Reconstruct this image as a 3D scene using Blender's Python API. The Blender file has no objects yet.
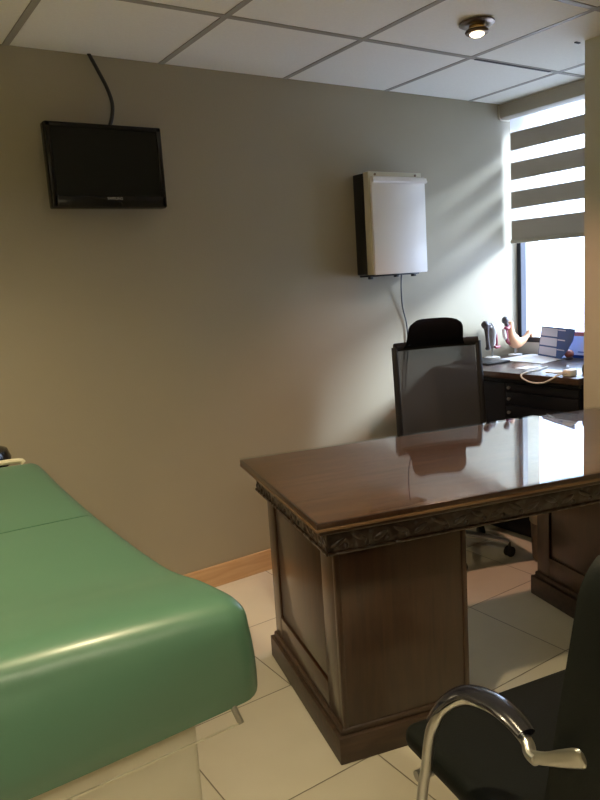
import bpy, bmesh, math, random
from mathutils import Vector, Matrix, Euler
random.seed(7)
SC = bpy.context.scene
COL = SC.collection
PI = math.pi
R = math.radians

# ------------------------------------------------------------------ camera
cam_d = bpy.data.cameras.new('camera')
cam = bpy.data.objects.new('camera', cam_d); COL.objects.link(cam)
yaw, pit, rol = R(33.332), R(9.563), R(-3.685)
fw = Vector((math.sin(yaw)*math.cos(pit), math.cos(yaw)*math.cos(pit), -math.sin(pit)))
r0 = Vector((math.cos(yaw), -math.sin(yaw), 0)); u0 = r0.cross(fw)
rt = math.cos(rol)*r0 + math.sin(rol)*u0
up = -math.sin(rol)*r0 + math.cos(rol)*u0
m = Matrix((rt, up, -fw)).transposed().to_4x4(); m.translation = (0, 0, 1.39)
cam.matrix_world = m
cam_d.sensor_fit = 'VERTICAL'; cam_d.sensor_height = 36; cam_d.lens = 707.66/800*36
cam_d.clip_start = 0.02
SC.camera = cam

# ------------------------------------------------------------------ world, sun, exposure
w = bpy.data.worlds.new('sky'); SC.world = w; w.use_nodes = True
nt = w.node_tree; nt.nodes.clear()
tc = nt.nodes.new('ShaderNodeTexCoord'); sx = nt.nodes.new('ShaderNodeSeparateXYZ')
mr = nt.nodes.new('ShaderNodeMapRange'); mr.inputs[1].default_value = -0.15; mr.inputs[2].default_value = 0.45
cr = nt.nodes.new('ShaderNodeValToRGB')
cr.color_ramp.elements[0].color = (0.56, 0.68, 0.98, 1); cr.color_ramp.elements[1].color = (0.58, 0.74, 1.0, 1)
bg = nt.nodes.new('ShaderNodeBackground'); bg.inputs[1].default_value = 6.6
wo = nt.nodes.new('ShaderNodeOutputWorld')
nt.links.new(tc.outputs['Generated'], sx.inputs[0]); nt.links.new(sx.outputs[2], mr.inputs[0])
nt.links.new(mr.outputs[0], cr.inputs[0]); nt.links.new(cr.outputs[0], bg.inputs[0]); nt.links.new(bg.outputs[0], wo.inputs[0])

sun_d = bpy.data.lights.new('sun', 'SUN'); sun_d.energy = 7.5; sun_d.angle = R(13); sun_d.color = (0.74, 0.86, 1.0)
sun = bpy.data.objects.new('sun', sun_d); COL.objects.link(sun)
sun.rotation_euler = Vector((-1.0, 0.60, -0.52)).to_track_quat('-Z', 'Y').to_euler()
SC.view_settings.view_transform = 'Standard'; SC.view_settings.look = 'None'
SC.view_settings.gamma = 1; SC.view_settings.use_curve_mapping = False
SC.view_settings.exposure = 0.65
LAMP_W = 43.0
TUBE_W = 4.0

# ------------------------------------------------------------------ materials
def mat(name, col, rough=0.5, metal=0.0, coat=0.0, spec=0.5, noise=0.0, nscale=30, bump=0.0, bscale=200, trans=0):
    M = bpy.data.materials.new(name); M.use_nodes = True
    n = M.node_tree; b = n.nodes['Principled BSDF']
    b.inputs['Base Color'].default_value = (*col, 1); b.inputs['Roughness'].default_value = rough
    b.inputs['Metallic'].default_value = metal; b.inputs['Coat Weight'].default_value = coat
    b.inputs['Coat Roughness'].default_value = 0.08
    b.inputs['Specular IOR Level'].default_value = spec
    c = n.nodes.new('ShaderNodeTexCoord')
    if noise:
        t = n.nodes.new('ShaderNodeTexNoise'); t.inputs['Scale'].default_value = nscale; t.inputs['Detail'].default_value = 5
        n.links.new(c.outputs['Object'], t.inputs['Vector'])
        x = n.nodes.new('ShaderNodeMix'); x.data_type = 'RGBA'
        x.inputs[6].default_value = (*[v*(1-noise) for v in col], 1); x.inputs[7].default_value = (*[min(1, v*(1+noise)) for v in col], 1)
        n.links.new(t.outputs[0], x.inputs[0]); n.links.new(x.outputs[2], b.inputs['Base Color'])
    if bump:
        t = n.nodes.new('ShaderNodeTexNoise'); t.inputs['Scale'].default_value = bscale; t.inputs['Detail'].default_value = 3
        n.links.new(c.outputs['Object'], t.inputs['Vector'])
        p = n.nodes.new('ShaderNodeBump'); p.inputs['Strength'].default_value = bump; p.inputs['Distance'].default_value = 0.004
        n.links.new(t.outputs[0], p.inputs['Height']); n.links.new(p.outputs[0], b.inputs['Normal'])
    return M

def wood(name, c1, c2, scale=(1.2, 14, 14), rough=0.3, coat=0.6, carve=False, bump=0.04):
    M = bpy.data.materials.new(name); M.use_nodes = True
    n = M.node_tree; b = n.nodes['Principled BSDF']
    c = n.nodes.new('ShaderNodeTexCoord'); mp = n.nodes.new('ShaderNodeMapping'); mp.inputs['Scale'].default_value = scale
    n.links.new(c.outputs['Object'], mp.inputs[0])
    t = n.nodes.new('ShaderNodeTexNoise'); t.inputs['Scale'].default_value = 3.0; t.inputs['Detail'].default_value = 8
    t.inputs['Distortion'].default_value = 1.2
    n.links.new(mp.outputs[0], t.inputs['Vector'])
    r = n.nodes.new('ShaderNodeValToRGB'); r.color_ramp.elements[0].position = 0.32; r.color_ramp.elements[1].position = 0.7
    r.color_ramp.elements[0].color = (*c1, 1); r.color_ramp.elements[1].color = (*c2, 1)
    n.links.new(t.outputs[0], r.inputs[0]); n.links.new(r.outputs[0], b.inputs['Base Color'])
    b.inputs['Roughness'].default_value = rough; b.inputs['Coat Weight'].default_value = coat; b.inputs['Coat Roughness'].default_value = 0.12
    p = n.nodes.new('ShaderNodeBump'); p.inputs['Distance'].default_value = 0.004 if not carve else 0.012
    p.inputs['Strength'].default_value = bump if not carve else 0.9
    if carve:
        v = n.nodes.new('ShaderNodeTexVoronoi'); v.inputs['Scale'].default_value = 38; v.feature = 'SMOOTH_F1'
        n.links.new(c.outputs['Object'], v.inputs['Vector']); n.links.new(v.outputs['Distance'], p.inputs['Height'])
    else:
        n.links.new(t.outputs[0], p.inputs['Height'])
    n.links.new(p.outputs[0], b.inputs['Normal'])
    return M

def thin_glass(name, tint=(0.97, 0.98, 0.98), rough=0.0, ior=1.5):
    M = bpy.data.materials.new(name); M.use_nodes = True
    n = M.node_tree; n.nodes.clear()
    o = n.nodes.new('ShaderNodeOutputMaterial'); mx = n.nodes.new('ShaderNodeMixShader'); f = n.nodes.new('ShaderNodeFresnel')
    gm = n.nodes.new('ShaderNodeNewGeometry'); im = n.nodes.new('ShaderNodeMapRange')
    im.inputs[3].default_value = ior; im.inputs[4].default_value = 1/ior
    n.links.new(gm.outputs['Backfacing'], im.inputs[0]); n.links.new(im.outputs[0], f.inputs[0])
    t = n.nodes.new('ShaderNodeBsdfTransparent'); t.inputs[0].default_value = (*tint, 1)
    g = n.nodes.new('ShaderNodeBsdfGlossy'); g.inputs['Roughness'].default_value = rough
    n.links.new(f.outputs[0], mx.inputs[0]); n.links.new(t.outputs[0], mx.inputs[1]); n.links.new(g.outputs[0], mx.inputs[2])
    n.links.new(mx.outputs[0], o.inputs[0])
    return M

def fabric_see(name, col, alpha, transl=0.5):
    """thin woven cloth: part open holes (transparent), part diffuse and translucent threads"""
    M = bpy.data.materials.new(name); M.use_nodes = True
    n = M.node_tree; n.nodes.clear()
    o = n.nodes.new('ShaderNodeOutputMaterial'); mx = n.nodes.new('ShaderNodeMixShader'); m2 = n.nodes.new('ShaderNodeMixShader')
    t = n.nodes.new('ShaderNodeBsdfTransparent'); d = n.nodes.new('ShaderNodeBsdfDiffuse'); s = n.nodes.new('ShaderNodeBsdfTranslucent')
    d.inputs[0].default_value = (*col, 1); s.inputs[0].default_value = (*col, 1)
    m2.inputs[0].default_value = transl; mx.inputs[0].default_value = alpha
    n.links.new(d.outputs[0], m2.inputs[1]); n.links.new(s.outputs[0], m2.inputs[2])
    n.links.new(t.outputs[0], mx.inputs[1]); n.links.new(m2.outputs[0], mx.inputs[2]); n.links.new(mx.outputs[0], o.inputs[0])
    return M

def emit(name, col, st):
    M = bpy.data.materials.new(name); M.use_nodes = True
    b = M.node_tree.nodes['Principled BSDF']
    b.inputs['Base Color'].default_value = (*col, 1); b.inputs['Emission Color'].default_value = (*col, 1)
    b.inputs['Emission Strength'].default_value = st
    return M

def tile_floor():
    M = bpy.data.materials.new('ceramic_floor_tiles'); M.use_nodes = True
    n = M.node_tree; b = n.nodes['Principled BSDF']; L = n.links.new
    c = n.nodes.new('ShaderNodeTexCoord'); s = n.nodes.new('ShaderNodeSeparateXYZ'); L(c.outputs['Object'], s.inputs[0])
    def mth(op, a, v):
        q = n.nodes.new('ShaderNodeMath'); q.operation = op
        if hasattr(a, 'links'): L(a, q.inputs[0])
        else: q.inputs[0].default_value = a
        if v is not None:
            if hasattr(v, 'links'): L(v, q.inputs[1])
            else: q.inputs[1].default_value = v
        return q.outputs[0]
    ds = []
    ids = []
    for k, off, sp in ((0, 0.722, 0.4485), (1, 1.492, 0.462)):
        a = mth('ADD', s.outputs[k], -off + 20*sp); a = mth('DIVIDE', a, sp)
        ids.append(mth('FLOOR', a, None))
        fr = mth('FRACT', a, None); h = mth('SUBTRACT', fr, 0.5); h = mth('ABSOLUTE', h, None); h = mth('SUBTRACT', 0.5, h)
        ds.append(mth('MULTIPLY', h, sp))
    dmin = mth('MINIMUM', ds[0], ds[1])
    g = n.nodes.new('ShaderNodeMapRange'); g.inputs[1].default_value = 0.0012; g.inputs[2].default_value = 0.0026
    L(dmin, g.inputs[0])
    w1 = n.nodes.new('ShaderNodeTexWhiteNoise'); cb = n.nodes.new('ShaderNodeCombineXYZ'); L(ids[0], cb.inputs[0]); L(ids[1], cb.inputs[1]); L(cb.outputs[0], w1.inputs['Vector'])
    t = n.nodes.new('ShaderNodeTexNoise'); t.inputs['Scale'].default_value = 7; t.inputs['Detail'].default_value = 6; L(c.outputs['Object'], t.inputs['Vector'])
    s2 = mth('ADD', mth('MULTIPLY', w1.outputs[0], 0.3), mth('MULTIPLY', t.outputs[0], 0.7))
    x = n.nodes.new('ShaderNodeMix'); x.data_type = 'RGBA'; x.inputs[6].default_value = (0.62, 0.575, 0.46, 1); x.inputs[7].default_value = (0.72, 0.675, 0.555, 1)
    L(s2, x.inputs[0])
    y = n.nodes.new('ShaderNodeMix'); y.data_type = 'RGBA'; y.inputs[6].default_value = (0.20, 0.17, 0.12, 1)
    L(g.outputs[0], y.inputs[0]); L(x.outputs[2], y.inputs[7]); L(y.outputs[2], b.inputs['Base Color'])
    b.inputs['Roughness'].default_value = 0.28
    p = n.nodes.new('ShaderNodeBump'); p.inputs['Distance'].default_value = 0.001; L(g.outputs[0], p.inputs['Height']); L(p.outputs[0], b.inputs['Normal'])
    return M

MT = dict(
    wall=mat('wall_paint', (0.345, 0.305, 0.222), 0.62, noise=0.04, nscale=2.5, bump=0.15, bscale=160),
    wall_tan=mat('wall_paint_right', (0.52, 0.51, 0.39), 0.6, noise=0.04, nscale=2.5, bump=0.15, bscale=160),
    reveal=mat('reveal_paint', (0.72, 0.72, 0.70), 0.6),
    ceil=mat('ceiling_panel', (0.92, 0.91, 0.84), 0.9, noise=0.05, nscale=90, bump=0.5, bscale=350),
    grid=mat('ceiling_grid', (0.36, 0.34, 0.29), 0.5),
    gridd=mat('ceiling_gap_dark', (0.03, 0.03, 0.03), 0.6),
    base=wood('baseboard_wood', (0.50, 0.30, 0.15), (0.62, 0.40, 0.22), (1, 12, 12), 0.4, 0.2),
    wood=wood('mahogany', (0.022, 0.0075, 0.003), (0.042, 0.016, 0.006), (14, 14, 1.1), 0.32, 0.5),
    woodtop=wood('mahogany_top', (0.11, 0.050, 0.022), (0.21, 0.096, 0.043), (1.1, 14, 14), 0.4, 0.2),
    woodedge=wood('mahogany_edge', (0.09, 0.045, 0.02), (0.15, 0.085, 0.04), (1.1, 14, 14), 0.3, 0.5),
    wooddark=wood('dark_walnut', (0.022, 0.010, 0.006), (0.055, 0.025, 0.013), (1.1, 14, 14), 0.35, 0.4),
    carve=wood('carved_mahogany', (0.012, 0.005, 0.003), (0.034, 0.014, 0.007), (4, 14, 14), 0.35, 0.4, carve=True),
    plinth=wood('worn_plinth', (0.030, 0.016, 0.010), (0.065, 0.036, 0.020), (1.1, 10, 10), 0.5, 0.15),
    glass=thin_glass('glass_top', (0.93, 0.96, 0.95), 0.005),
    pane=thin_glass('window_glass'),
    vinyl=mat('green_vinyl', (0.078, 0.182, 0.120), 0.38, coat=0.25, noise=0.05, nscale=4, bump=0.05, bscale=500),
    cream=mat('cream_enamel', (0.66, 0.62, 0.50), 0.35),
    piping=mat('cream_piping', (0.62, 0.58, 0.42), 0.5),
    black=mat('black_plastic', (0.012, 0.012, 0.013), 0.35),
    gloss=mat('black_gloss', (0.008, 0.008, 0.009), 0.15, spec=0.3),
    screen=mat('dark_screen', (0.007, 0.008, 0.007), 0.3, spec=0.25),
    rubber=mat('rubber', (0.015, 0.015, 0.016), 0.7),
    cloth=mat('black_cloth', (0.004, 0.004, 0.005), 0.95, spec=0.08, bump=0.3, bscale=600),
    leather=mat('black_leatherette', (0.006, 0.008, 0.007), 0.6, spec=0.18, bump=0.15, bscale=300),
    mesh=fabric_see('chair_mesh', (0.065, 0.068, 0.07), 0.91, 0.25),
    chrome=mat('brushed_steel', (0.50, 0.50, 0.49), 0.28, metal=1.0),
    pad=mat('black_arm_pad', (0.010, 0.010, 0.016), 0.22, coat=0.5),
    alu=mat('aluminium', (0.55, 0.55, 0.55), 0.35, metal=1.0),
    white=mat('white_acrylic', (0.80, 0.765, 0.73), 0.35),
    creamb=mat('ivory_metal', (0.60, 0.56, 0.43), 0.45),
    band=fabric_see('blind_band_fabric', (0.44, 0.40, 0.34), 1.0, 0.13),
    sheer=fabric_see('blind_sheer_fabric', (0.9, 0.9, 0.9), 0.4, 0.5),
    blindmetal=mat('blind_cassette', (0.40, 0.365, 0.29), 0.5),
    frame=mat('window_frame_black', (0.02, 0.025, 0.04), 0.35),
    paper=mat('paper', (0.85, 0.86, 0.88), 0.7),
    blue=mat('calendar_blue', (0.010, 0.060, 0.24), 0.4),
    lilac=mat('calendar_page', (0.62, 0.62, 0.74), 0.6),
    orange=mat('calendar_orange', (0.70, 0.17, 0.07), 0.5),
    flesh=mat('model_flesh', (0.72, 0.38, 0.22), 0.45, noise=0.08, nscale=20),
    bone=mat('model_grey', (0.36, 0.35, 0.37), 0.4, noise=0.2, nscale=40),
    dark=mat('model_dark', (0.07, 0.06, 0.07), 0.4),
    wine=mat('model_wine', (0.30, 0.05, 0.08), 0.4),
    red=mat('dull_red', (0.32, 0.10, 0.07), 0.4),
    cab=mat('black_cabinet', (0.007, 0.008, 0.012), 0.5, spec=0.2),
    cable_w=mat('white_cable', (0.75, 0.74, 0.68), 0.4),
    bin=mat('brown_bin', (0.16, 0.12, 0.09), 0.5, noise=0.2, nscale=25),
    binrim=mat('bin_rim', (0.36, 0.30, 0.20), 0.5),
    brass=mat('brass', (0.75, 0.52, 0.20), 0.25, metal=1.0),
    bronze=mat('bronze_ring', (0.20, 0.15, 0.11), 0.3, metal=0.9),
    lens=emit('lamp_lens', (1.0, 0.80, 0.55), 14),
    floor=tile_floor(),
    tubelens=emit('tube_lens', (1.0, .88, .62), 4),
)

MT['vinyl'].node_tree.nodes['Principled BSDF'].inputs['Coat Roughness'].default_value = 0.22

# ------------------------------------------------------------------ mesh helpers
def box(bm, x0, x1, y0, y1, z0, z1, bev=0.0, seg=2, M=None):
    vs = [bm.verts.new((x, y, z)) for x in (x0, x1) for y in (y0, y1) for z in (z0, z1)]
    idx = [(0, 1, 3, 2), (4, 6, 7, 5), (0, 4, 5, 1), (2, 3, 7, 6), (0, 2, 6, 4), (1, 5, 7, 3)]
    fs = [bm.faces.new([vs[i] for i in f]) for f in idx]
    if bev:
        es = list({e for f in fs for e in f.edges})
        r = bmesh.ops.bevel(bm, geom=es, offset=bev, segments=seg, profile=0.5, affect='EDGES')
        vs = list({v for f in r['faces'] for v in f.verts} | {v for v in vs if v.is_valid})
    if M is not None:
        bmesh.ops.transform(bm, matrix=M, verts=[v for v in vs if v.is_valid])

def smooth_path(pts, n=6):
    pts = [Vector(p) for p in pts]; out = []
    for i in range(len(pts)-1):
        p0 = pts[max(i-1, 0)]; p1 = pts[i]; p2 = pts[i+1]; p3 = pts[min(i+2, len(pts)-1)]
        for k in range(n):
            t = k/n
            out.append(0.5*((2*p1)+(p2-p0)*t+(2*p0-5*p1+4*p2-p3)*t*t+(3*p1-p0-3*p2+p3)*t**3))
    out.append(pts[-1]); return out

def tube(bm, pts, rad, seg=12, n=6, flat=None, upv=None):
    """tube along 3-D points; pts may carry a radius as 4th value; flat=(a,b) elliptical scale"""
    has = len(pts[0]) == 4
    P4 = [Vector((*p[:3], p[3] if has else rad)) for p in pts]
    Q = smooth_path(P4, n) if n > 1 else P4
    C = [Vector(q[:3]) for q in Q]; Rr = [q[3] for q in Q]
    rings = []; ref = Vector(upv) if upv else None; prev = None
    for i, c in enumerate(C):
        t = (C[min(i+1, len(C)-1)] - C[max(i-1, 0)]).normalized()
        if ref is not None: a = ref - t*ref.dot(t)
        elif prev is None:
            a = Vector((0, 0, 1)) if abs(t.z) < 0.9 else Vector((1, 0, 0)); a = a - t*a.dot(t)
        else: a = prev - t*prev.dot(t)
        a.normalize(); prev = a; b = t.cross(a)
        fa, fb = flat if flat else (1, 1)
        rings.append([bm.verts.new(c + a*math.cos(2*PI*k/seg)*Rr[i]*fa + b*math.sin(2*PI*k/seg)*Rr[i]*fb) for k in range(seg)])
    for i in range(len(rings)-1):
        for k in range(seg):
            bm.faces.new((rings[i][k], rings[i][(k+1) % seg], rings[i+1][(k+1) % seg], rings[i+1][k]))
    bm.faces.new(rings[0][::-1]); bm.faces.new(rings[-1])

def lathe(bm, prof, cx=0, cy=0, seg=32, cz=0, M=None):
    rings = []; allv = []
    for r, z in prof:
        ring = [bm.verts.new((cx+r*math.cos(2*PI*k/seg), cy+r*math.sin(2*PI*k/seg), cz+z)) for k in range(seg)] if r > 1e-6 else [bm.verts.new((cx, cy, cz+z))]
        rings.append(ring); allv += ring
    for a, b in zip(rings, rings[1:]):
        for k in range(seg):
            k2 = (k+1) % seg
            if len(a) == 1 and len(b) == 1: continue
            if len(a) == 1: bm.faces.new((a[0], b[k], b[k2]))
            elif len(b) == 1: bm.faces.new((a[k], b[0], a[k2]))
            else: bm.faces.new((a[k], b[k], b[k2], a[k2]))
    if M is not None: bmesh.ops.transform(bm, matrix=M, verts=allv)

def blob(bm, c, r, M=None):
    """rounded lump with three radii"""
    q = bmesh.ops.create_uvsphere(bm, u_segments=20, v_segments=12, radius=1)
    T = Matrix.Translation(c) @ (M.to_4x4() if M is not None else Matrix.Identity(4)) @ Matrix.Diagonal((*r, 1))
    bmesh.ops.transform(bm, matrix=T, verts=q['verts'])

def prism(bm, poly, t, fr):
    """extrude a 2-D outline; fr(u, v, w) -> 3-D, w from 0 to t"""
    a = [bm.verts.new(fr(u, v, 0)) for u, v in poly]; b = [bm.verts.new(fr(u, v, t)) for u, v in poly]
    bm.faces.new(a[::-1]); bm.faces.new(b)
    for i in range(len(a)):
        j = (i+1) % len(a); bm.faces.new((a[i], a[j], b[j], b[i]))

def rrect(w, h, r, seg=6, x=0, y=0):
    out = []
    for cx, cy, a0 in ((w/2-r, h/2-r, 0), (-w/2+r, h/2-r, PI/2), (-w/2+r, -h/2+r, PI), (w/2-r, -h/2+r, 3*PI/2)):
        for k in range(seg+1):
            a = a0 + PI/2*k/seg; out.append((x+cx+r*math.cos(a), y+cy+r*math.sin(a)))
    return out

def obj(name, bm, material, parent=None, smooth=True, label=None, angle=35):
    bmesh.ops.recalc_face_normals(bm, faces=bm.faces)
    me = bpy.data.meshes.new(name); bm.to_mesh(me); bm.free()
    o = bpy.data.objects.new(name, me); COL.objects.link(o)
    me.materials.append(MT[material] if isinstance(material, str) else material)
    if smooth:
        for p in me.polygons: p.use_smooth = True
        try: me.set_sharp_from_angle(angle=R(angle))
        except Exception: pass
    if parent: o.parent = parent
    if label: o['label'] = label
    return o

def B(*boxes, bev=0.0, seg=2):
    bm = bmesh.new()
    for b in boxes: box(bm, *b, bev=bev, seg=seg)
    return bm

def thing(name, label, cat, loc=(0, 0, 0), rz=0, group=None):
    o = bpy.data.objects.new(name, None); COL.objects.link(o); o.empty_display_size = 0.1
    o.location = loc; o.rotation_euler = (0, 0, rz); o['label'] = label; o['category'] = cat
    if group: o['group'] = group
    return o

def tag(o, label, cat, group=None):
    o['label'] = label; o['category'] = cat
    if group: o['group'] = group
    return o

def struct(name, bm, m, parent=None, smooth=False, label=None):
    o = obj(name, bm, m, parent, smooth)
    if not parent: o['kind'] = 'structure'
    if label: o['label'] = label
    return o

# ------------------------------------------------------------------ the setting
YB, XC, XW, ZC = 2.877, 2.83, 3.52, 2.31      # back wall, right wall face, window plane, ceiling
XL, YF = -1.7, -1.5
struct('floor', B((XL-.1, XW+.2, YF-.1, YB+.1, -.08, 0)), 'floor', label='cream ceramic tile floor')
struct('wall_back', B((XL-.1, XW+.2, YB, YB+.12, 0, ZC+.1)), 'wall', label='warm grey painted wall')
struct('wall_left', B((XL-.1, XL, YF, YB, 0, ZC+.1)), 'wall')
struct('wall_front', B((XL-.1, XC, YF-.1, YF, 0, ZC+.1)), 'wall')
struct('wall_right', B((XC, XW+.2, YF-.1, 1.945, 0, ZC+.1)), 'wall_tan', label='tan painted wall jutting out beside the window')
struct('wall_window', B((XW, XW+.2, 1.945, YB, 0, .935), (XW, XW+.2, 1.945, YB, 2.285, ZC+.1)), 'reveal')
struct('baseboard_back', B((XL, 2.81, YB-.016, YB-.0005, 0.0, .103), bev=.004), 'base', label='light wooden baseboard')
# ceiling: panels on a T-bar grid
struct('ceiling', B((XL-.1, XW+.2, YF-.1, YB+.1, ZC+.012, ZC+.1)), 'ceil', label='white mineral panel ceiling')
gx = [0.700+.6105*k for k in range(-4, 5)]; gy = [2.304-.611*k for k in range(0, 7)]
bm = bmesh.new()
def cell(x0, x1, y0, y1):
    g = .011
    box(bm, x0+g, x1-g, y0+g, y1-g, ZC-.001, ZC+.013, bev=.003, seg=1)
xs = [XL-.011]+[x for x in gx if x > XL]+[XW+.1]; ys = [YB+.011]+gy+[YF-.01]
for i in range(len(xs)-1):
    for j in range(len(ys)-1):
        if ys[j+1] < ys[j]-.05: cell(xs[i], xs[i+1], ys[j+1], ys[j])
struct('trim_1', bm, 'ceil', label='square ceiling panels lying in the grid')
bm = bmesh.new()
for x in xs[1:-1]: box(bm, x-.012, x+.012, YF, YB, ZC-.003, ZC+.0125)
for y in ys[1:-1]: box(bm, XL, XW, y-.012, y+.012, ZC-.0034, ZC+.0125)
struct('trim_2', bm, 'grid', label='grey T-bar ceiling grid')
struct('trim_3', B((2.56, 3.08, 2.304-.004, 2.304+.009, ZC-.006, ZC-.0035), (2.80, 2.829, 1.965, 1.975, ZC-.006, ZC-.0015)), 'gridd', label='dark open gap along the ceiling grid')

# window: frame, pane
wf = struct('window_1', B((XW, XW+.05, 2.848, YB, .935, 2.285), (XW, XW+.05, 1.945, 1.99, .935, 2.285),
                          (XW, XW+.05, 1.99, 2.848, .935, .965), (XW, XW+.05, 1.99, 2.848, 2.25, 2.285), bev=.003), 'frame', label='black framed window')
struct('window_pane', B((XW+.022, XW+.028, 1.99, 2.848, .965, 2.25)), 'pane', wf)

# ------------------------------------------------------------------ zebra roller blind
t = thing('roller_blind', 'striped taupe day and night roller blind, pulled two thirds down over the window', 'blind', (3.39, 2.4, 2.31))
def loc(bm, t):
    bmesh.ops.transform(bm, matrix=Matrix.Translation(-Vector(t.location)), verts=bm.verts); return bm
bm = bmesh.new()
prof = [(3.375, 2.305), (3.375, 2.250), (3.382, 2.233), (3.40, 2.225), (3.455, 2.225), (3.47, 2.240), (3.47, 2.305)]
prism(bm, prof, .92, lambda u, v, w: Vector((u, 1.952+w, v)))
obj('cassette', loc(bm, t), 'blindmetal', t)
for y in (2.868, 1.948):
    bm = bmesh.new(); prism(bm, rrect(.102, .090, .02, 5, 3.422, 2.264), .006, lambda u, v, w: Vector((u, y+w, v)))
    obj('end_cap', loc(bm, t), 'creamb', t)
zs = [2.226, 2.151, 2.052, 1.984, 1.887, 1.821, 1.725, 1.656, 1.548]
for i in range(8):
    z1, z0 = zs[i], zs[i+1]
    nm = 'sheer_band' if i % 2 == 0 else 'opaque_band'
    bm = B((3.4435, 3.4450, 1.965, 2.850, z0, z1))
    obj(nm, loc(bm, t), 'sheer' if i % 2 == 0 else 'band', t, smooth=False)
obj('bottom_bar', loc(B((3.437, 3.452, 1.96, 2.856, 1.525, 1.549), bev=.005), t), 'blindmetal', t)

# ------------------------------------------------------------------ wall television
def led(bm, x, y, z): pass
t = thing('television', 'small black flat television mounted high on the grey wall', 'television', (0.998, YB, 1.87))
W, Hh = .458, .312
fm = lambda u, v, w: Vector((u, -.092-w, v))
bm = bmesh.new(); box(bm, -W/2, W/2, -.120, -.075, -Hh/2, Hh/2, bev=.008, seg=3)
# hollow front: screen sits in a shallow recess formed by the raised rim
box(bm, -W/2+.004, W/2-.004, -.129, -.118, Hh/2-.020, Hh/2-.002, bev=.003)
box(bm, -W/2+.004, W/2-.004, -.129, -.118, -Hh/2+.002, -Hh/2+.046, bev=.004)
box(bm, -W/2+.002, -W/2+.022, -.129, -.118, -Hh/2+.004, Hh/2-.004, bev=.003)
box(bm, W/2-.022, W/2-.002, -.129, -.118, -Hh/2+.004, Hh/2-.004, bev=.003)
obj('bezel', bm, 'gloss', t)
obj('screen', B((-W/2+.018, W/2-.018, -.1225, -.119, -Hh/2+.042, Hh/2-.016)), 'screen', t)
bm = bmesh.new(); box(bm, -.15, .15, -.076, -.045, -.10, .10, bev=.012)
obj('back_housing', bm, 'black', t)
obj('wall_bracket', B((-.06, .06, -.008, 0, -.07, .07), (-.03, .03, -.046, -.007, -.03, .03), bev=.003), 'black', t)
fc = bpy.data.curves.new('logo', 'FONT'); fc.body = 'SAMSUNG'; fc.size = .0135; fc.align_x = 'CENTER'; fc.extrude = .0003
fo = bpy.data.objects.new('logo', fc); COL.objects.link(fo)
dg = bpy.context.evaluated_depsgraph_get(); dg.update()
me = bpy.data.meshes.new_from_object(fo.evaluated_get(dg)); bpy.data.objects.remove(fo)
lo = bpy.data.objects.new('logo', me); COL.objects.link(lo); me.materials.clear(); me.materials.append(MT['alu'])
lo.parent = t; lo.location = (.012, -.1293, -Hh/2+.031); lo.rotation_euler = (PI/2, 0, 0); lo['label'] = 'pale maker lettering under the screen'
bm = bmesh.new()
tube(bm, [(1.005, 2.865, 2.312), (1.035, 2.862, 2.25), (1.063, 2.860, 2.19), (1.078, 2.858, 2.13), (1.070, 2.856, 2.075), (1.052, 2.853, 2.03), (1.05, 2.853, 1.99)], .0075, 10, 8)
o = obj('television_cable', bm, 'black'); tag(o, 'thick black cable curving from the ceiling down behind the wall television', 'cable')

# ------------------------------------------------------------------ x-ray light box on the wall
t = thing('light_box', 'white x-ray viewing box with ivory case hung on the wall above the office chair', 'light box', (2.474, YB, 1.64))
z0, z1 = -.245, .252
obj('back_housing', B((-.183, .168, -.078, 0, z0+.002, z1-.004), bev=.004), 'black', t, label='black rear housing')
bm = B((-.181, .170, -.118, -.078, z0, z1), bev=.004)
obj('case', bm, 'creamb', t)
obj('viewing_panel', B((-.174, .181, -.132, -.118, z0-.002, z1-.045), bev=.004), 'white', t)
bm = bmesh.new(); prism(bm, [(-.118, z1-.055), (-.138, z1-.055), (-.146, z1-.048), (-.140, z1-.030), (-.118, z1-.022)], .354, lambda u, v, w: Vector((-.170+w, u, v)))
obj('film_clip_rail', bm, 'white', t)
for x in (-.14, .125):
    bm = bmesh.new(); lathe(bm, [(0, 0), (.006, 0), (.006, .004), (.003, .006), (0, .006)], seg=14, M=Matrix.Translation((x, -.118, z1-.014)) @ Matrix.Rotation(PI/2, 4, 'X'))
    obj('screw', bm, 'bronze', t)
obj('bottom_rack', B((-.185, .15, -.100, -.02, z0-.010, z0-.0005), (-.19, -.17, -.11, -.09, z0-.022, z0-.008), (.10, .12, -.11, -.09, z0-.020, z0-.008), (-.02, 0, -.11, -.09, z0-.018, z0-.008), bev=.002), 'black', t)
bm = bmesh.new()
tube(bm, [(2.550, 2.83, 1.398), (2.556, 2.845, 1.33), (2.575, 2.862, 1.22), (2.605, 2.868, 1.12), (2.608, 2.868, 1.0), (2.585, 2.868, .85), (2.58, 2.868, .70), (2.60, 2.868, .45), (2.60, 2.866, .30)], .0035, 8, 8)
o = obj('hanging_cord', bm, 'black'); tag(o, 'thin black cord hanging from the x-ray viewing box behind the chair', 'cord')

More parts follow.
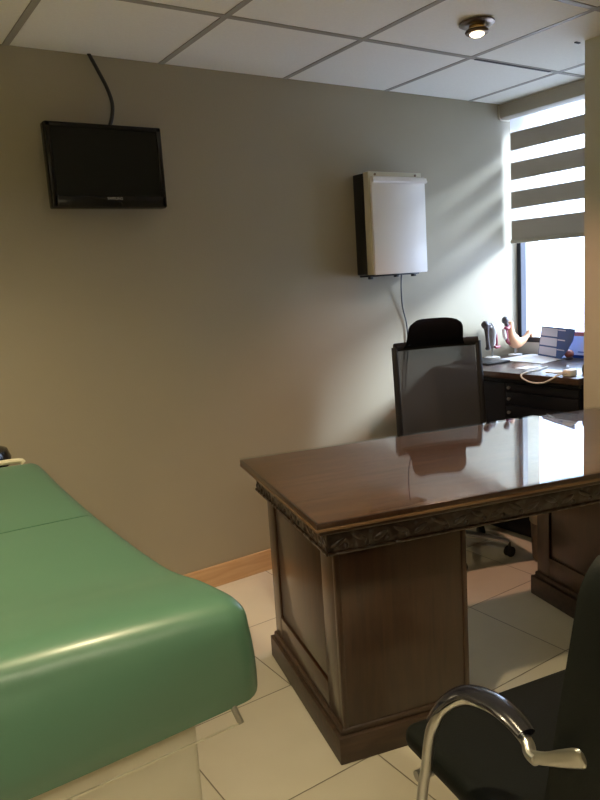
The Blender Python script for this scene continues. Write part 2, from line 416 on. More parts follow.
# ------------------------------------------------------------------ ceiling downlights
def downlight(x, y, label, watts, col, cone):
    t = thing('ceiling_spotlight', label, 'ceiling light', (x, y, ZC), group='ceiling spotlights')
    bm = bmesh.new(); lathe(bm, [(0, -.002), (.056, -.002), (.066, -.005), (.067, -.010), (.058, -.015), (.040, -.017), (.034, -.014), (0, -.014)], seg=40)
    obj('base_ring', bm, 'bronze', t)
    bm = bmesh.new(); lathe(bm, [(0, -.014), (.030, -.016), (.030, -.030), (0, -.030)], seg=32)
    obj('brass_neck', bm, 'brass', t)
    bm = bmesh.new(); lathe(bm, [(.024, -.029), (.042, -.032), (.045, -.038), (.040, -.044), (.028, -.045), (.024, -.041), (.024, -.029)], seg=36)
    obj('shade_ring', bm, 'bronze', t)
    bm = bmesh.new(); lathe(bm, [(0, -.042), (.025, -.042), (.026, -.047), (.017, -.053), (0, -.056)], seg=28)
    obj('lens', bm, 'lens', t)
    d = bpy.data.lights.new('downlight', 'SPOT'); d.energy = watts; d.color = col; d.spot_size = R(cone); d.spot_blend = .8; d.shadow_soft_size = .035
    l = bpy.data.objects.new('downlight', d); COL.objects.link(l); l.parent = t; l.location = (0, 0, -.075)
    return t
downlight(2.205, 1.975, 'round bronze ceiling spotlight glowing warm above the far end of the desk', LAMP_W*.75, (1.0, .54, .36), 98)
for x, y, f, lb in ((-.75, 2.05, 1.5, 'round bronze ceiling spotlight over the head end of the green couch'), (.45, 1.0, 1.15, 'round bronze ceiling spotlight over the near end of the green couch')):
    downlight(x, y, lb, LAMP_W*f, (1.0, .80, .48), 150)

t = thing('lowered_tube_light', 'unseen long fluorescent light behind the viewer, hung low with an added uplight for the ceiling', 'ceiling light', (.1, -.6, ZC-.22))  # unseen tube light, lowered from the ceiling so it can also shine upward
for x in (-.5, .5):
    bm = bmesh.new(); tube(bm, [(x, 0, -.006), (x, 0, .2185)], .004, 8, 1); obj('rod', bm, 'alu', t)
obj('added_up_glow', B((-.60, .60, -.075, .075, -.0035, .006), bev=.003), 'tubelens', t)  # glowing top face added to throw light on the ceiling
d = bpy.data.lights.new('added_uplight', 'AREA'); d.shape = 'RECTANGLE'; d.size = 1.2; d.size_y = .14; d.energy = TUBE_W*2.2; d.color = (1.0, .93, .76)  # uplight added only to brighten the ceiling
l = bpy.data.objects.new('added_uplight', d); COL.objects.link(l); l.parent = t; l.location = (0, 0, .012); l.rotation_euler = (PI, 0, 0)
obj('housing', B((-.62, .62, -.09, .09, -.055, -.004), bev=.006), 'white', t)
obj('tube_diffuser', B((-.60, .60, -.075, .075, -.070, -.0555), bev=.005), 'tubelens', t)
d = bpy.data.lights.new('tube_light', 'AREA'); d.shape = 'RECTANGLE'; d.size = 1.2; d.size_y = .14; d.energy = TUBE_W; d.color = (1.0, .88, .62)
l = bpy.data.objects.new('tube_light', d); COL.objects.link(l); l.parent = t; l.location = (0, 0, -.075)

# ------------------------------------------------------------------ executive desk
DA = R(-14.5)
t = thing('executive_desk', 'large dark mahogany desk with glass top, carved apron and panelled pedestals', 'desk', (.98, 1.453, 0), DA)
L, D = 1.60, .79
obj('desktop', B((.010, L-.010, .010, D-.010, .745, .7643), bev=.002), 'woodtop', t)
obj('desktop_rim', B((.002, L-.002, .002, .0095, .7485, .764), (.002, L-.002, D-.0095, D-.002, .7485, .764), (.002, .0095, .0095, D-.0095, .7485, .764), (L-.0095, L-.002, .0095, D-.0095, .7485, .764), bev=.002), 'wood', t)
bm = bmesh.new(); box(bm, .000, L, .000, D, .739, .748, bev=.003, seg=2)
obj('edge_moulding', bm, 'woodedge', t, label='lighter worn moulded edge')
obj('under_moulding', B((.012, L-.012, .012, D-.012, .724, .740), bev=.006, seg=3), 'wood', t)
obj('glass_sheet', B((.001, L-.001, .001, D-.001, .7645, .770), bev=.0012, seg=1), 'glass', t)
# apron with carved scallops
def apron():
    bm = bmesh.new()
    a0, a1, b0, b1 = .045, L-.045, .045, D-.045
    zt, zb = .724, .655
    box(bm, a0, a1, b0, b0+.02, zb, zt, bev=.003); box(bm, a0, a1, b1-.02, b1, zb, zt, bev=.003)
    box(bm, a0, a0+.02, b0, b1, zb, zt, bev=.003); box(bm, a1-.02, a1, b0, b1, zb, zt, bev=.003)
    # leaf scroll relief, front and left side
    def leafs(n, p0, dirv, out):
        dirv = Vector(dirv); out = Vector(out)
        for i in range(n):
            c = Vector(p0) + dirv*(i+.5)
            s = 1 if i % 2 else -1
            X = dirv.normalized(); rotm = Matrix((X, out, Vector((0, 0, 1)))).transposed()
            tilt = rotm @ Matrix.Rotation(s*.45, 3, 'Y')
            blob(bm, c + Vector((0, 0, .034+.004*s)), (.024, .004, .008), tilt)
            blob(bm, c + X*.022 + Vector((0, 0, .018)), (.008, .004, .008), rotm)
    nf = 24; leafs(nf, (a0, b0, zb), ((a1-a0)/nf, 0, 0), (0, -1, 0))
    ns = 11; leafs(ns, (a0, b0, zb), (0, (b1-b0)/ns, 0), (-1, 0, 0))
    # bead under the leaves
    tube(bm, [(a0, b0-.001, zb+.003), (a1, b0-.001, zb+.003)], .005, 8, 1)
    tube(bm, [(a0-.001, b0, zb+.003), (a0-.001, b1, zb+.003)], .005, 8, 1)
    return bm
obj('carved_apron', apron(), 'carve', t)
def pedestal(u0, u1, nm):
    v0, v1 = .095, .735
    bm = bmesh.new(); box(bm, u0+.010, u1-.010, v0+.004, v1, .095, .66)
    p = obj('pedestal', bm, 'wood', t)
    # side frames: stiles and rails around a sunk panel on both long sides
    for s, (a, b) in (('l', (u0, u0+.013)), ('r', (u1-.013, u1))):
        bm = bmesh.new()
        box(bm, a, b, v0, v0+.105, .10, .66, bev=.002); box(bm, a, b, v1-.075, v1, .10, .66, bev=.002)
        box(bm, a, b, v0+.105, v1-.075, .10, .19, bev=.002); box(bm, a, b, v0+.105, v1-.075, .615, .66, bev=.002)
        obj('side_frame', bm, 'wood', p)
        bm = bmesh.new()
        q = (a+.004, b) if s == 'l' else (a, b-.004)
        box(bm, q[0], q[1], v0+.117, v1-.087, .202, .603, bev=.003)
        obj('side_panel', bm, 'wood', p)
    bm = bmesh.new()
    box(bm, u0+.006, u1-.006, v0-.004, v0+.006, .10, .655, bev=.002)
    box(bm, u0-.001, u0+.016, v0-.007, v0+.01, .10, .66, bev=.003)
    box(bm, u1-.016, u1+.001, v0-.007, v0+.01, .10, .66, bev=.003)
    obj('front_panel', bm, 'wood', p)
    for k in range(3):
        z = .12+k*.178
        dr = obj('drawer', B((u0+.03, u1-.03, v1-.001, v1+.012, z, z+.165), bev=.004), 'wood', p)
        bm = bmesh.new(); lathe(bm, [(0, 0), (.006, 0), (.006, .012), (.013, .018), (.011, .026), (0, .028)], seg=18, M=Matrix.Translation(((u0+u1)/2, v1+.011, z+.085)) @ Matrix.Rotation(-PI/2, 4, 'X'))
        obj('knob', bm, 'brass', dr)
    bm = bmesh.new()
    box(bm, u0-.020, u1+.020, v0-.020, v1+.020, 0, .082, bev=.003); box(bm, u0-.009, u1+.009, v0-.009, v1+.009, .080, .104, bev=.008, seg=3)
    obj('plinth', bm, 'plinth', t, label='scuffed dark plinth')
pedestal(.078, .500, 'left'); pedestal(1.250, 1.535, 'right')
obj('modesty_panel', B((.50, 1.25, .70, .715, .50, .66)), 'wood', t)

# ------------------------------------------------------------------ side counter below the window
CT = .87
t = thing('side_cabinet', 'long black drawer cabinet with brown polished top running under the window', 'cabinet', (2.81, 2.40, 0))
def cb(*bx, **k): return loc(B(*bx, **k), t)
obj('worktop', cb((2.80, 3.505, 1.955, 2.872, CT-.032, CT), bev=.004), 'wooddark', t)
obj('trim_lip', cb((2.812, 2.83, 1.955, 2.872, CT-.052, CT-.0325), bev=.003), 'cab', t)
obj('carcass', cb((2.835, 3.50, 1.96, 2.870, .035, CT-.033)), 'cab', t)
obj('plinth', cb((2.88, 3.49, 1.97, 2.860, 0, .036)), 'cab', t)
for (ya, yb, zlist) in ((1.965, 2.385, ((.772, .838), (.703, .769), (.634, .700), (.445, .631), (.245, .442), (.045, .242))),):
    for za, zb in zlist:
        zb = min(zb, CT-.056)
        dr = obj('drawer', cb((2.818, 2.836, ya, yb, za, zb), bev=.003), 'cab', t)
        bm = bmesh.new(); lathe(bm, [(0, 0), (.004, 0), (.004, .008), (.0085, .012), (.0075, .018), (0, .019)], seg=16, M=Matrix.Translation((2.819, yb-.03, (za+zb)/2)) @ Matrix.Rotation(-PI/2, 4, 'Y'))
        obj('knob', loc(bm, t), 'alu', dr)
dr = obj('door', cb((2.818, 2.836, 2.39, 2.625, .045, CT-.056), bev=.003), 'cab', t)
dr = obj('door', cb((2.818, 2.836, 2.63, 2.865, .045, CT-.056), bev=.003), 'cab', t)

# things on the counter -------------------------------------------------
def C0(x, y): return (x, y, CT)
bm = B((-.0875, .0875, -.13, .13, .0005, .012), bev=.004); o = obj('closed_laptop', bm, 'black'); o.location = (3.05, 2.745, CT); o.rotation_euler = (0, 0, R(-4))
tag(o, 'flat dark closed laptop on the counter right behind the mesh chair', 'laptop')
rz = R(-12)
bm = bmesh.new(); prism(bm, [(-.15, -.19), (.15, -.17), (.16, .12), (-.14, .13)], .0025, lambda u, v, w: Vector((u, v, w+.0006)))
o = obj('paper_sheet', bm, 'paper', smooth=False); o.location = (3.30, 2.61, CT); o.rotation_euler = (0, 0, R(0)); tag(o, 'large white sheet of paper lying flat before the anatomical models', 'paper')
bm = B((-.05, .05, -.035, .035, .0006, .0022)); o = obj('note_card', bm, 'paper', smooth=False); o.location = (2.985, 2.385, CT); tag(o, 'small white card on the front edge of the counter top', 'card')

# joint model: two bone shafts on a stand with joint heads
t = thing('joint_model', 'grey anatomical joint model on a clear stand, nearest the wall', 'anatomical model', (3.20, 2.80, CT))
bm = bmesh.new(); lathe(bm, [(0, .0005), (.045, .0005), (.045, .010), (.03, .014), (0, .014)], seg=28); obj('stand_base', bm, 'white', t)
bm = bmesh.new(); tube(bm, [(0, 0, .012), (0, 0, .09)], .006, 10, 1); obj('stand_rod', bm, 'alu', t)
bm = bmesh.new()
tube(bm, [(-.030, 0, .060, .014), (-.036, 0, .09, .011), (-.042, 0, .14, .011), (-.045, 0, .180, .016), (-.054, 0, .203, .024), (-.05, 0, .220, .014)], .01, 14, 5)
blob(bm, (-.030, 0, .198), (.018, .016, .014)); blob(bm, (-.034, .003, .064), (.014, .014, .012))
obj('bone_shaft', bm, 'dark', t)
bm = bmesh.new()
tube(bm, [(.0, 0, .06, .013), (.004, 0, .09, .016), (.006, 0, .13, .020), (.006, 0, .165, .024), (.0, 0, .19, .018), (-.01, 0, .200, .010)], .01, 14, 5)
blob(bm, (.018, .004, .10), (.014, .013, .028)); blob(bm, (-.012, .0, .185), (.018, .014, .012))
obj('joint_body', bm, 'bone', t)
bm = bmesh.new(); tube(bm, [(.035, .0, .055), (.040, 0, .09), (.038, 0, .13), (.03, 0, .16)], .007, 10, 5); tube(bm, [(.0, -.02, .07), (.02, -.022, .066), (.04, -.02, .07)], .008, 10, 4); obj('ligament', bm, 'wine', t)

t = thing('pelvis_model', 'flesh coloured curved anatomical model with a dark ball top on the counter', 'anatomical model', (3.39, 2.79, CT))
bm = bmesh.new(); lathe(bm, [(0, .0005), (.04, .0005), (.04, .008), (0, .010)], seg=28); obj('stand_base', bm, 'paper', t)
bm = bmesh.new(); tube(bm, [(.0, 0, .008), (.0, 0, .06)], .006, 10, 1); obj('stand_rod', bm, 'alu', t)
bm = bmesh.new()
tube(bm, [(-.042, 0, .205, .017), (-.038, 0, .175, .020), (-.036, 0, .135, .027), (-.022, 0, .098, .040), (.01, 0, .076, .038), (.04, 0, .074, .030), (.075, 0, .084, .022), (.105, 0, .105, .016), (.128, 0, .125, .017), (.142, 0, .118, .014), (.150, 0, .092, .010)], .02, 16, 6, flat=(1, .8))
obj('curved_body', bm, 'flesh', t)
bm = bmesh.new(); blob(bm, (-.085, 0, .215), (.022, .020, .022)); blob(bm, (-.075, 0, .19), (.012, .012, .018)); obj('ball_head', bm, 'dark', t)
bm = bmesh.new(); tube(bm, [(-.095, 0, .175), (-.085, -.01, .168), (-.068, -.01, .170), (-.055, 0, .185)], .009, 10, 5); tube(bm, [(-.078, 0, .16), (-.075, 0, .12), (-.07, 0, .09), (-.045, 0, .075)], .010, 10, 5); obj('socket_ring', bm, 'wine', t)
bm = bmesh.new(); tube(bm, [(-.095, .004, .165), (-.085, .004, .12), (-.055, .004, .09)], .012, 10, 5); obj('cartilage', bm, 'white', t)

# calendars
A_ = Vector((3.43, 2.66, CT+.001)); dv = Vector((-.39, -.92, 0)).normalized(); nv = Vector((.92, -.39, 0)) * -1   # nv towards the room
t = thing('desk_calendar', 'standing desk calendar with blue cover and rows of pale month pages', 'calendar', A_)
lean = .16
def cf(s, h, wd): return dv*s + Vector((0, 0, h)) - nv*(h*lean*.5) - nv*wd
bm = bmesh.new(); prism(bm, [(0, 0), (.235, 0), (.30, .055), (.345, .11), (.36, .172), (.02, .172)], .004, cf); obj('blue_backboard', bm, 'blue', t, smooth=False)
bm = bmesh.new(); prism(bm, [(.0, 0), (.235, 0), (.24, .03), (.02, .03)], .06, lambda s, h, wd: dv*s+Vector((0, 0, h*.2+.0005)) - nv*(wd+.004)); obj('foot', bm, 'blue', t, smooth=False)
for i in range(3):
    h0 = .012 + i*.054
    bm = bmesh.new(); o0 = .003 + h0*.11
    prism(bm, [(o0+.006, h0), (.195, h0), (.195, h0+.045), (o0+.010, h0+.045)], .0015, lambda s, h, wd: cf(s, h, wd) + nv*.0022)
    pg = obj('month_page', bm, 'lilac', t, smooth=False)
    bm = bmesh.new()
    prism(bm, [(.20, h0+.036), (.275, h0+.036), (.275, h0+.042), (.20, h0+.042)], .001, lambda s, h, wd: cf(s, h, wd) + nv*.0018)
    obj('printed_line', bm, 'lilac', t, smooth=False)
t = thing('tent_calendar', 'white tent calendar with an orange top band, half hidden by the tan wall', 'calendar', (3.455, 2.33, CT+.001))
def tf(s, h, wd): return Vector((-.02+h*.13+wd, s, h))
bm = bmesh.new(); prism(bm, [(-.17, 0), (.125, 0), (.125, .118), (-.17, .118)], .004, tf); obj('page', bm, 'paper', t, smooth=False)
bm = bmesh.new(); prism(bm, [(-.17, .1185), (.125, .1185), (.125, .142), (-.17, .142)], .004, tf); obj('orange_band', bm, 'orange', t, smooth=False)
bm = bmesh.new(); prism(bm, [(-.17, -.0005), (.115, -.0005), (.115, .016), (-.17, .016)], .008, lambda s, h, wd: Vector((-.034+wd, s, h))); obj('blue_base', bm, 'blue', t, smooth=False)
bm = bmesh.new(); prism(bm, [(-.10, .03), (.07, .03), (.07, .034), (-.10, .034), ], .001, lambda s, h, wd: tf(s, h, wd)-Vector((.0018, 0, 0))); obj('printed_line', bm, 'blue', t, smooth=False)

t = thing('paperweight', 'small dull red round ornament between the two calendars', 'ornament', (3.36, 2.40, CT))
bm = bmesh.new(); lathe(bm, [(0, .0005), (.020, .0005), (.024, .008), (.016, .014), (0, .014)], seg=22); obj('base', bm, 'dark', t)
bm = bmesh.new(); blob(bm, (0, 0, .032), (.026, .026, .022)); obj('ball', bm, 'red', t)

bm = bmesh.new()
tube(bm, [(3.04, 2.30, CT+.005), (2.93, 2.27, CT+.006), (2.83, 2.262, CT+.005), (2.788, 2.262, CT-.004), (2.783, 2.24, CT-.022), (2.783, 2.19, CT-.034), (2.784, 2.13, CT-.030), (2.787, 2.09, CT-.012), (2.81, 2.07, CT+.006), (2.86, 2.06, CT+.007), (2.90, 2.03, CT+.006)], .0042, 8, 7)
tube(bm, [(2.90, 2.06, CT+.006), (2.86, 2.10, CT+.008), (2.83, 2.13, CT+.014), (2.84, 2.155, CT+.010), (2.88, 2.14, CT+.006), (2.92, 2.09, CT+.006)], .0035, 8, 6)
o = obj('white_cable', bm, 'cable_w'); tag(o, 'white cable looping over the front edge of the black cabinet', 'cable')
t = thing('power_adapter', 'white plug adapter lying at the cabinet edge by the tan wall', 'adapter', (2.86, 2.035, CT))
obj('body', B((-.035, .02, -.022, .022, .0006, .032), bev=.006, seg=3), 'cable_w', t)
bm = bmesh.new(); tube(bm, [(-.034, -.008, .016), (-.052, -.008, .016)], .0025, 8, 1); tube(bm, [(-.034, .008, .016), (-.052, .008, .016)], .0025, 8, 1); obj('prong', bm, 'alu', t)
t = thing('small_speaker', 'small black rounded gadget beside the white plug adapter', 'gadget', (2.95, 2.00, CT))
bm = bmesh.new(); lathe(bm, [(0, .0006), (.028, .0006), (.032, .02), (.028, .045), (.02, .052), (0, .053)], seg=24); obj('body', bm, 'black', t)
bm = bmesh.new(); lathe(bm, [(0, .0532), (.015, .0532), (.012, .056), (0, .057)], seg=20); obj('top_ring', bm, 'alu', t)

# ------------------------------------------------------------------ waste bin
t = thing('waste_bin', 'small brown waste bin with pale rim between desk and black cabinet', 'bin', (2.712, 2.055, 0))
bm = bmesh.new(); lathe(bm, [(0, .001), (.060, .001), (.070, .012), (.078, .205), (.074, .205), (.066, .014), (0, .012)], seg=36); obj('body', bm, 'bin', t)
bm = bmesh.new(); lathe(bm, [(.0785, .19), (.082, .195), (.082, .235), (.077, .240), (.073, .235), (.073, .206), (.0785, .206)], seg=36); obj('rim', bm, 'binrim', t)

# ------------------------------------------------------------------ office chair (faces the desk)
t = thing('office_chair', 'black mesh-back office chair with headrest behind the desk', 'chair', (2.47, 2.42, 0), R(-20))
# local: +y is the back of the chair, seat towards -y
W2 = .27
def backp(u, v):   # u -1..1 across, v 0..1 up -> local point of the back shell
    z = .56 + v*.475; y = .135 + v*.045 + .03*u*u*-1
    wd = .229 - .004*v
    return Vector((u*wd, y, z))
bm = bmesh.new(); N = 14; g = [[bm.verts.new(backp(-.93+1.86*i/N, .04+.93*j/N)) for j in range(N+1)] for i in range(N+1)]
for i in range(N):
    for j in range(N): bm.faces.new((g[i][j], g[i+1][j], g[i+1][j+1], g[i][j+1]))
mo = obj('mesh_back', bm, 'mesh', t, label='sheer dark mesh')
bm = bmesh.new()
loop = [backp(u, v) for u, v in [(-1, 0), (-1, .25), (-1, .5), (-1, .75), (-1, .97), (-1, 1)]]
tube(bm, [(*p, .0125) for p in loop], 0, 12, 5, flat=(1.3, .8), upv=(1, 0, 0))
tube(bm, [(*Vector((-p.x, p.y, p.z)), .0125) for p in loop], 0, 12, 5, flat=(1.3, .8), upv=(1, 0, 0))
tube(bm, [(*backp(u/6, 1), .015) for u in range(-6, 7)], 0, 12, 3, flat=(1.4, .8), upv=(0, 0, 1))
tube(bm, [(*backp(u/6, 0), .016) for u in range(-6, 7)], 0, 12, 3, flat=(1.6, .9), upv=(0, 0, 1))
obj('back_frame', bm, 'black', t)
bm = bmesh.new()
hw = 12
sec = []
for i in range(hw+1):
    u = -1+2*i/hw
    row = []
    for j in range(9):
        v = j/8; wd = .152 - .012*v - .03*(v**10)
        # rounded plan edges
        z = 1.028 + v*.138; z -= .010*(abs(u)**5)*(v)
        th = .024*(1-abs(u)**6)*(1-(2*v-1)**8)+.006
        y = .172 - .055*math.sin(v*PI*.6)*.6 - .045*u*u
        x = -.028 + u*wd*(1 + (.08 if v < .2 else 0)*(1-v/.2 if v < .2 else 0))
        row.append((x, y, z, th))
    sec.append(row)
F = [[bm.verts.new((x, y-th, z)) for x, y, z, th in r] for r in sec]; Bk = [[bm.verts.new((x, y+th*.5, z)) for x, y, z, th in r] for r in sec]
for i in range(hw):
    for j in range(8):
        bm.faces.new((F[i][j], F[i+1][j], F[i+1][j+1], F[i][j+1])); bm.faces.new((Bk[i][j], Bk[i][j+1], Bk[i+1][j+1], Bk[i+1][j]))
for i in range(hw):
    for j in (0, 8): bm.faces.new((F[i][j], F[i+1][j], Bk[i+1][j], Bk[i][j]))
for j in range(8):
    for i in (0, hw): bm.faces.new((F[i][j], F[i][j+1], Bk[i][j+1], Bk[i][j]))
obj('headrest', bm, 'cloth', t, angle=60)
bm = bmesh.new(); tube(bm, [(-.02, .185, 1.025), (-.02, .19, 1.04), (-.02, .185, 1.08)], .012, 10, 4, flat=(1, 2.2)); obj('headrest_stem', bm, 'black', t)
bm = bmesh.new(); tube(bm, [(0, .13, .42), (0, .20, .43), (0, .205, .50), (0, .165, .572)], .020, 10, 4); obj('back_support', bm, 'black', t)
bm = bmesh.new(); box(bm, -.235, .235, -.30, .16, .43, .50, bev=.032, seg=4); obj('seat', bm, 'cloth', t)
bm = bmesh.new(); box(bm, -.11, .11, -.12, .14, .39, .432, bev=.01); obj('tilt_mechanism', bm, 'black', t)
bm = bmesh.new(); lathe(bm, [(0, .10), (.028, .10), (.028, .27), (.018, .272), (.018, .395), (0, .395)], seg=22); obj('gas_column', bm, 'black', t)
bm = bmesh.new(); lathe(bm, [(0, .085), (.045, .085), (.045, .115), (.035, .13), (0, .13)], seg=24); obj('hub', bm, 'alu', t)
for k in range(5):
    a = R(-38 + 72*k)
    d = Vector((math.cos(a), math.sin(a), 0)); s = Vector((-d.y, d.x, 0))
    bm = bmesh.new(); tube(bm, [(*(d*.035+Vector((0, 0, .102))), .022), (*(d*.15+Vector((0, 0, .092))), .018), (*(d*.262+Vector((0, 0, .076))), .013)], 0, 10, 4, flat=(.7, 1)); leg = obj('leg', bm, 'alu', t)
    c = d*.262
    bm = bmesh.new()
    Mx = Matrix.Translation(c+Vector((0, 0, .027))) @ Matrix.Rotation(a+.9, 4, 'Z') @ Matrix.Rotation(PI/2, 4, 'X')
    for off in (-.016, .006):
        lathe(bm, [(0, off), (.021, off), (.026, off+.003), (.026, off+.008), (.021, off+.011), (0, off+.011)], seg=22, M=Mx)
    tube(bm, [c+Vector((0, 0, .028)), c+Vector((0, 0, .072))], .007, 8, 1)
    obj('caster', bm, 'rubber', leg)

# ------------------------------------------------------------------ examination couch
t = thing('examination_couch', 'green vinyl examination couch with cream cabinet base in the left foreground', 'examination couch', (.20, 1.75, 0))
XR, XLc, SK = .550, -.14, .10
path = [(1.047, .650), (1.034, .690), (1.022, .740), (1.017, .790), (1.020, .816), (1.033, .838), (1.058, .850), (1.10, .851), (1.20, .839), (1.30, .820), (1.42, .806), (1.60, .800), (1.78, .800), (1.866, .801)]
path2 = [(1.875, .800), (2.0, .806), (2.15, .815), (2.3, .827), (2.42, .838), (2.47, .838), (2.49, .820), (2.495, .79), (2.495, .75)]
def shell(path, rad=.045, edge=1.0):
    P = smooth_path([(0, y, z) for y, z in path], 4)
    n = len(P); bm = bmesh.new(); rows = []
    # across profile: (inset from side, depth along inward normal)
    prof = []
    for k in range(7):
        a = PI/2*k/6; prof.append((rad*(1-math.sin(a)), rad*(1-math.cos(a))))     # from top flat to side
    prof.append((.0, SK*.8)); prof.append((.004, SK)); prof.append((.02, SK+.004))
    for i, p in enumerate(P):
        tn = (P[min(i+1, n-1)]-P[max(i-1, 0)]).normalized(); nrm = Vector((0, -tn.z, tn.y))
        row = []
        for s in (-1, 1):
            half = []
            for ins, dep in prof:
                x = (XLc+ins) if s < 0 else (XR-ins)
                q = p - nrm*dep; half.append(Vector((x, q.y, q.z)))
            row.append(half)
        full = row[0][::-1]
        m = 10
        for k in range(1, m):
            f = k/m; x = (XLc+rad)*(1-f)+(XR-rad)*f
            crown = .006*math.sin(f*PI)
            q = p + nrm*crown; full.append(Vector((x, q.y, q.z)))
        full += row[1]
        rows.append([bm.verts.new(v) for v in full])
    for v in bm.verts:      # lower edge flares a little
        if v.co.x > .4: v.co.x += .024*min(1, max(0, (.80-v.co.z)/.14))
    for v in bm.verts:      # the rolled front edge slants back a little towards the far corner
        wz = min(1, max(0, (v.co.z-.68)/.13)); wy = min(1, max(0, (1.6-v.co.y)/.5))
        v.co.y += .052*max(0, min(1, (XR-v.co.x)/.42))*wz*wy
    for a, b in zip(rows, rows[1:]):
        for k in range(len(a)-1): bm.faces.new((a[k], a[k+1], b[k+1], b[k]))
    for rr in (rows[0], rows[-1]):
        bm.faces.new(rr)
    return bm
obj('seat_cushion', loc(shell(path), t), 'vinyl', t, angle=50)
obj('back_cushion', loc(shell(path2), t), 'vinyl', t, angle=50)
# piping along the hem and the far edge
bm = bmesh.new()
tube(bm, [(XLc+.03, 1.058, .650), (XR-.05, 1.058, .650)], .006, 8, 1)
obj('hem_piping', loc(bm, t), 'piping', t)
bm = bmesh.new()
tube(bm, [(XLc+.01, 2.492, .80), (XLc+.045, 2.492, .846), (.2, 2.492, .853), (XR-.09, 2.492, .850), (XR-.055, 2.490, .838)], .009, 8, 5)
obj('head_piping', loc(bm, t), 'piping', t)
obj('cushion_board', loc(B((XLc+.03, XR-.03, 1.12, 2.46, .675, .697)), t), 'black', t)
cbn = obj('cabinet_base', loc(B((-.07, .465, 1.125, 2.40, .075, .675), bev=.008, seg=3), t), 'cream', t)
obj('toe_kick', loc(B((-.04, .44, 1.16, 2.37, 0, .076)), t), 'black', t)
dd = obj('drawer', loc(B((-.06, .452, 1.109, 1.126, .36, .615), bev=.004), t), 'cream', t)
dd2 = obj('drawer', loc(B((-.06, .452, 1.109, 1.126, .09, .352), bev=.004), t), 'cream', t)
bm = bmesh.new()
tube(bm, [(.502, 1.066, .672), (.506, 1.050, .650), (.512, 1.036, .622)], .006, 10, 3)
obj('support_rod', loc(bm, t), 'chrome', t)
bm = bmesh.new(); tube(bm, [(.508, 1.036, .6235), (.0, 1.036, .6235), (-.09, 1.036, .6235)], .002, 8, 1)
obj('front_line', loc(bm, t), 'creamb', t)  # thin cream line across the drawer front, built as a strand
# black rounded shape beyond the head end; its seat, column and legs are guesses
t = thing('black_round_shape', 'black rounded shape beyond the head end of the green couch, on a guessed column and legs', 'black_round_shape', (.36, 2.66, 0))
bm = bmesh.new(); lathe(bm, [(0, .80), (.10, .80), (.125, .815), (.13, .84), (.12, .868), (.085, .882), (0, .886)], seg=32); obj('seat', bm, 'gloss', t)
bm = bmesh.new(); lathe(bm, [(0, .10), (.022, .10), (.022, .5), (.016, .5), (.016, .80), (0, .80)], seg=20); obj('column', bm, 'chrome', t)
for k in range(4):
    a = R(45+90*k); bm = bmesh.new(); tube(bm, [(math.cos(a)*.015, math.sin(a)*.015, .11, .016), (math.cos(a)*.18, math.sin(a)*.18, .018, .012)], 0, 10, 1); obj('leg', bm, 'chrome', t)

# ------------------------------------------------------------------ visitor chair, right foreground
t = thing('visitor_chair', 'black padded visitor chair with curved steel arms in the near right corner', 'chair', (1.09, .80, 0), R(-10))
TM = (Matrix.Translation((1.09, .80, 0)) @ Matrix.Rotation(R(-10), 4, 'Z')).inverted()
def lp(x, y, z): return TM @ Vector((x, y, z))
# seat: front-left corner (.87,1.03) world
bm = bmesh.new(); box(bm, -.245, .245, -.245, .20, .405, .462, bev=.026, seg=4)
obj('seat', bm, 'leather', t)
# back: gently curved slab
bm = bmesh.new()
TL = lp(.816, .553, .99); BLn = lp(.806, .636, .60)
nu, nv_ = 12, 44
Fr, Bk = [], []
hw = .235
for i in range(nu+1):
    u = -1+2*i/nu; rf, rb = [], []
    for j in range(nv_+1):
        v = j/nv_
        y0 = BLn.y + (TL.y-BLn.y)*v; xl = -BLn.x + (TL.x*-1 - -BLn.x)*v
        wv = abs(xl)
        # rounded top corners
        z = .455 + (1.0-.455)*v
        if v > .86:
            k = (v-.86)/.14; wv -= .055*(1-math.sqrt(max(0, 1-k*k)))
        y = y0 - .045*(1-u*u) + .0
        th = .022*(1-abs(u)**8)*(1-(2*v-1)**10)+.006
        rf.append(bm.verts.new((u*wv, y+th, z))); rb.append(bm.verts.new((u*wv, y-th, z)))
    Fr.append(rf); Bk.append(rb)
for i in range(nu):
    for j in range(nv_):
        bm.faces.new((Fr[i][j], Fr[i+1][j], Fr[i+1][j+1], Fr[i][j+1])); bm.faces.new((Bk[i][j], Bk[i][j+1], Bk[i+1][j+1], Bk[i+1][j]))
    for j in (0, nv_): bm.faces.new((Fr[i][j], Fr[i+1][j], Bk[i+1][j], Bk[i][j]))
for j in range(nv_):
    for i in (0, nu): bm.faces.new((Fr[i][j], Fr[i][j+1], Bk[i][j+1], Bk[i][j]))
obj('backrest', bm, 'leather', t, angle=60)
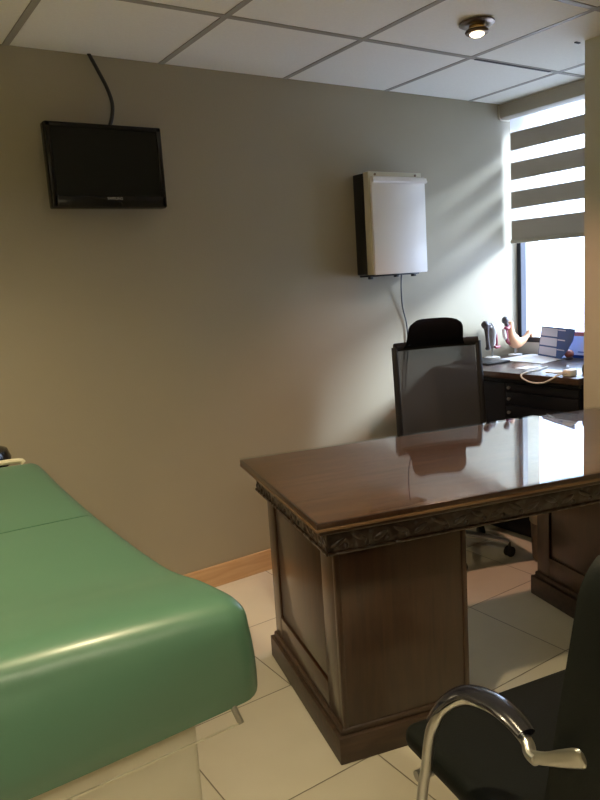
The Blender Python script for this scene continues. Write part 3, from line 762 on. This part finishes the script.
armw = [(.845, .985, .012), (.826, .935, .20), (.814, .904, .40), (.800, .872, .50), (.786, .845, .58), (.786, .832, .612), (.800, .822, .640), (.822, .795, .662), (.826, .742, .672), (.820, .695, .672), (.810, .655, .664), (.800, .640, .656), (.796, .625, .655), ]
AL = [lp(*p) for p in armw]
for s in (1, -1):
    pts = [Vector((p.x*s, p.y, p.z)) for p in AL]
    bm = bmesh.new(); tube(bm, pts, .011, 14, 5, flat=(1.0, .9)); fr = obj('arm_tube', bm, 'chrome', t)
    pp = [Vector((p.x*s, p.y, p.z+.012)) for p in AL[5:11]]
    pp[0].z -= .012; pp[0].y += .014
    bm = bmesh.new(); rr = [.010, .015, .018, .019, .018, .014]
    tube(bm, [(*p, r) for p, r in zip(pp, rr)], 0, 14, 6, flat=(.62, 1.15)); obj('arm_pad', bm, 'pad', t)
    e = AL[-1]
    br = [lp(.796, .630, .657), lp(.796, .605, .668), lp(.796, .578, .684), lp(.796, .552, .700), lp(.796, .545, .704)]
    br = [Vector((p.x*s, p.y, p.z)) for p in br]
    bm = bmesh.new(); tube(bm, [(*br[0], .011), (*br[1], .011), (*br[2], .0135), (*br[3], .0145), (*br[4], .009)], 0, 14, 5, flat=(1.0, .38), upv=(0, 0, 1)); obj('bracket', bm, 'chrome', t)
    # rear leg and floor runner
    bm = bmesh.new(); x = AL[0].x*s
    tube(bm, [(x, AL[0].y, .012), (x, 0, .012), (x, -.24, .012), (x, -.262, .03), (x*.99, -.25, .08), (x*.96, -.18, .30), (x*.93, -.14, .41)], .0125, 12, 5)
    obj('leg', bm, 'chrome', t)
bm = bmesh.new(); tube(bm, [(-.245, -.12, .395), (.245, -.12, .395)], .011, 10, 1); tube(bm, [(-.26, .12, .395), (.26, .12, .395)], .011, 10, 1)
obj('seat_crossbar', bm, 'chrome', t)
for x in (-.12, .12):
    bm = bmesh.new(); tube(bm, [(x, -.15, .395), (x, -.24, .41), (x, -.262, .50), (x, -.266, .62)], .011, 10, 5, flat=(1, 1.6))
    obj('back_support', bm, 'black', t)
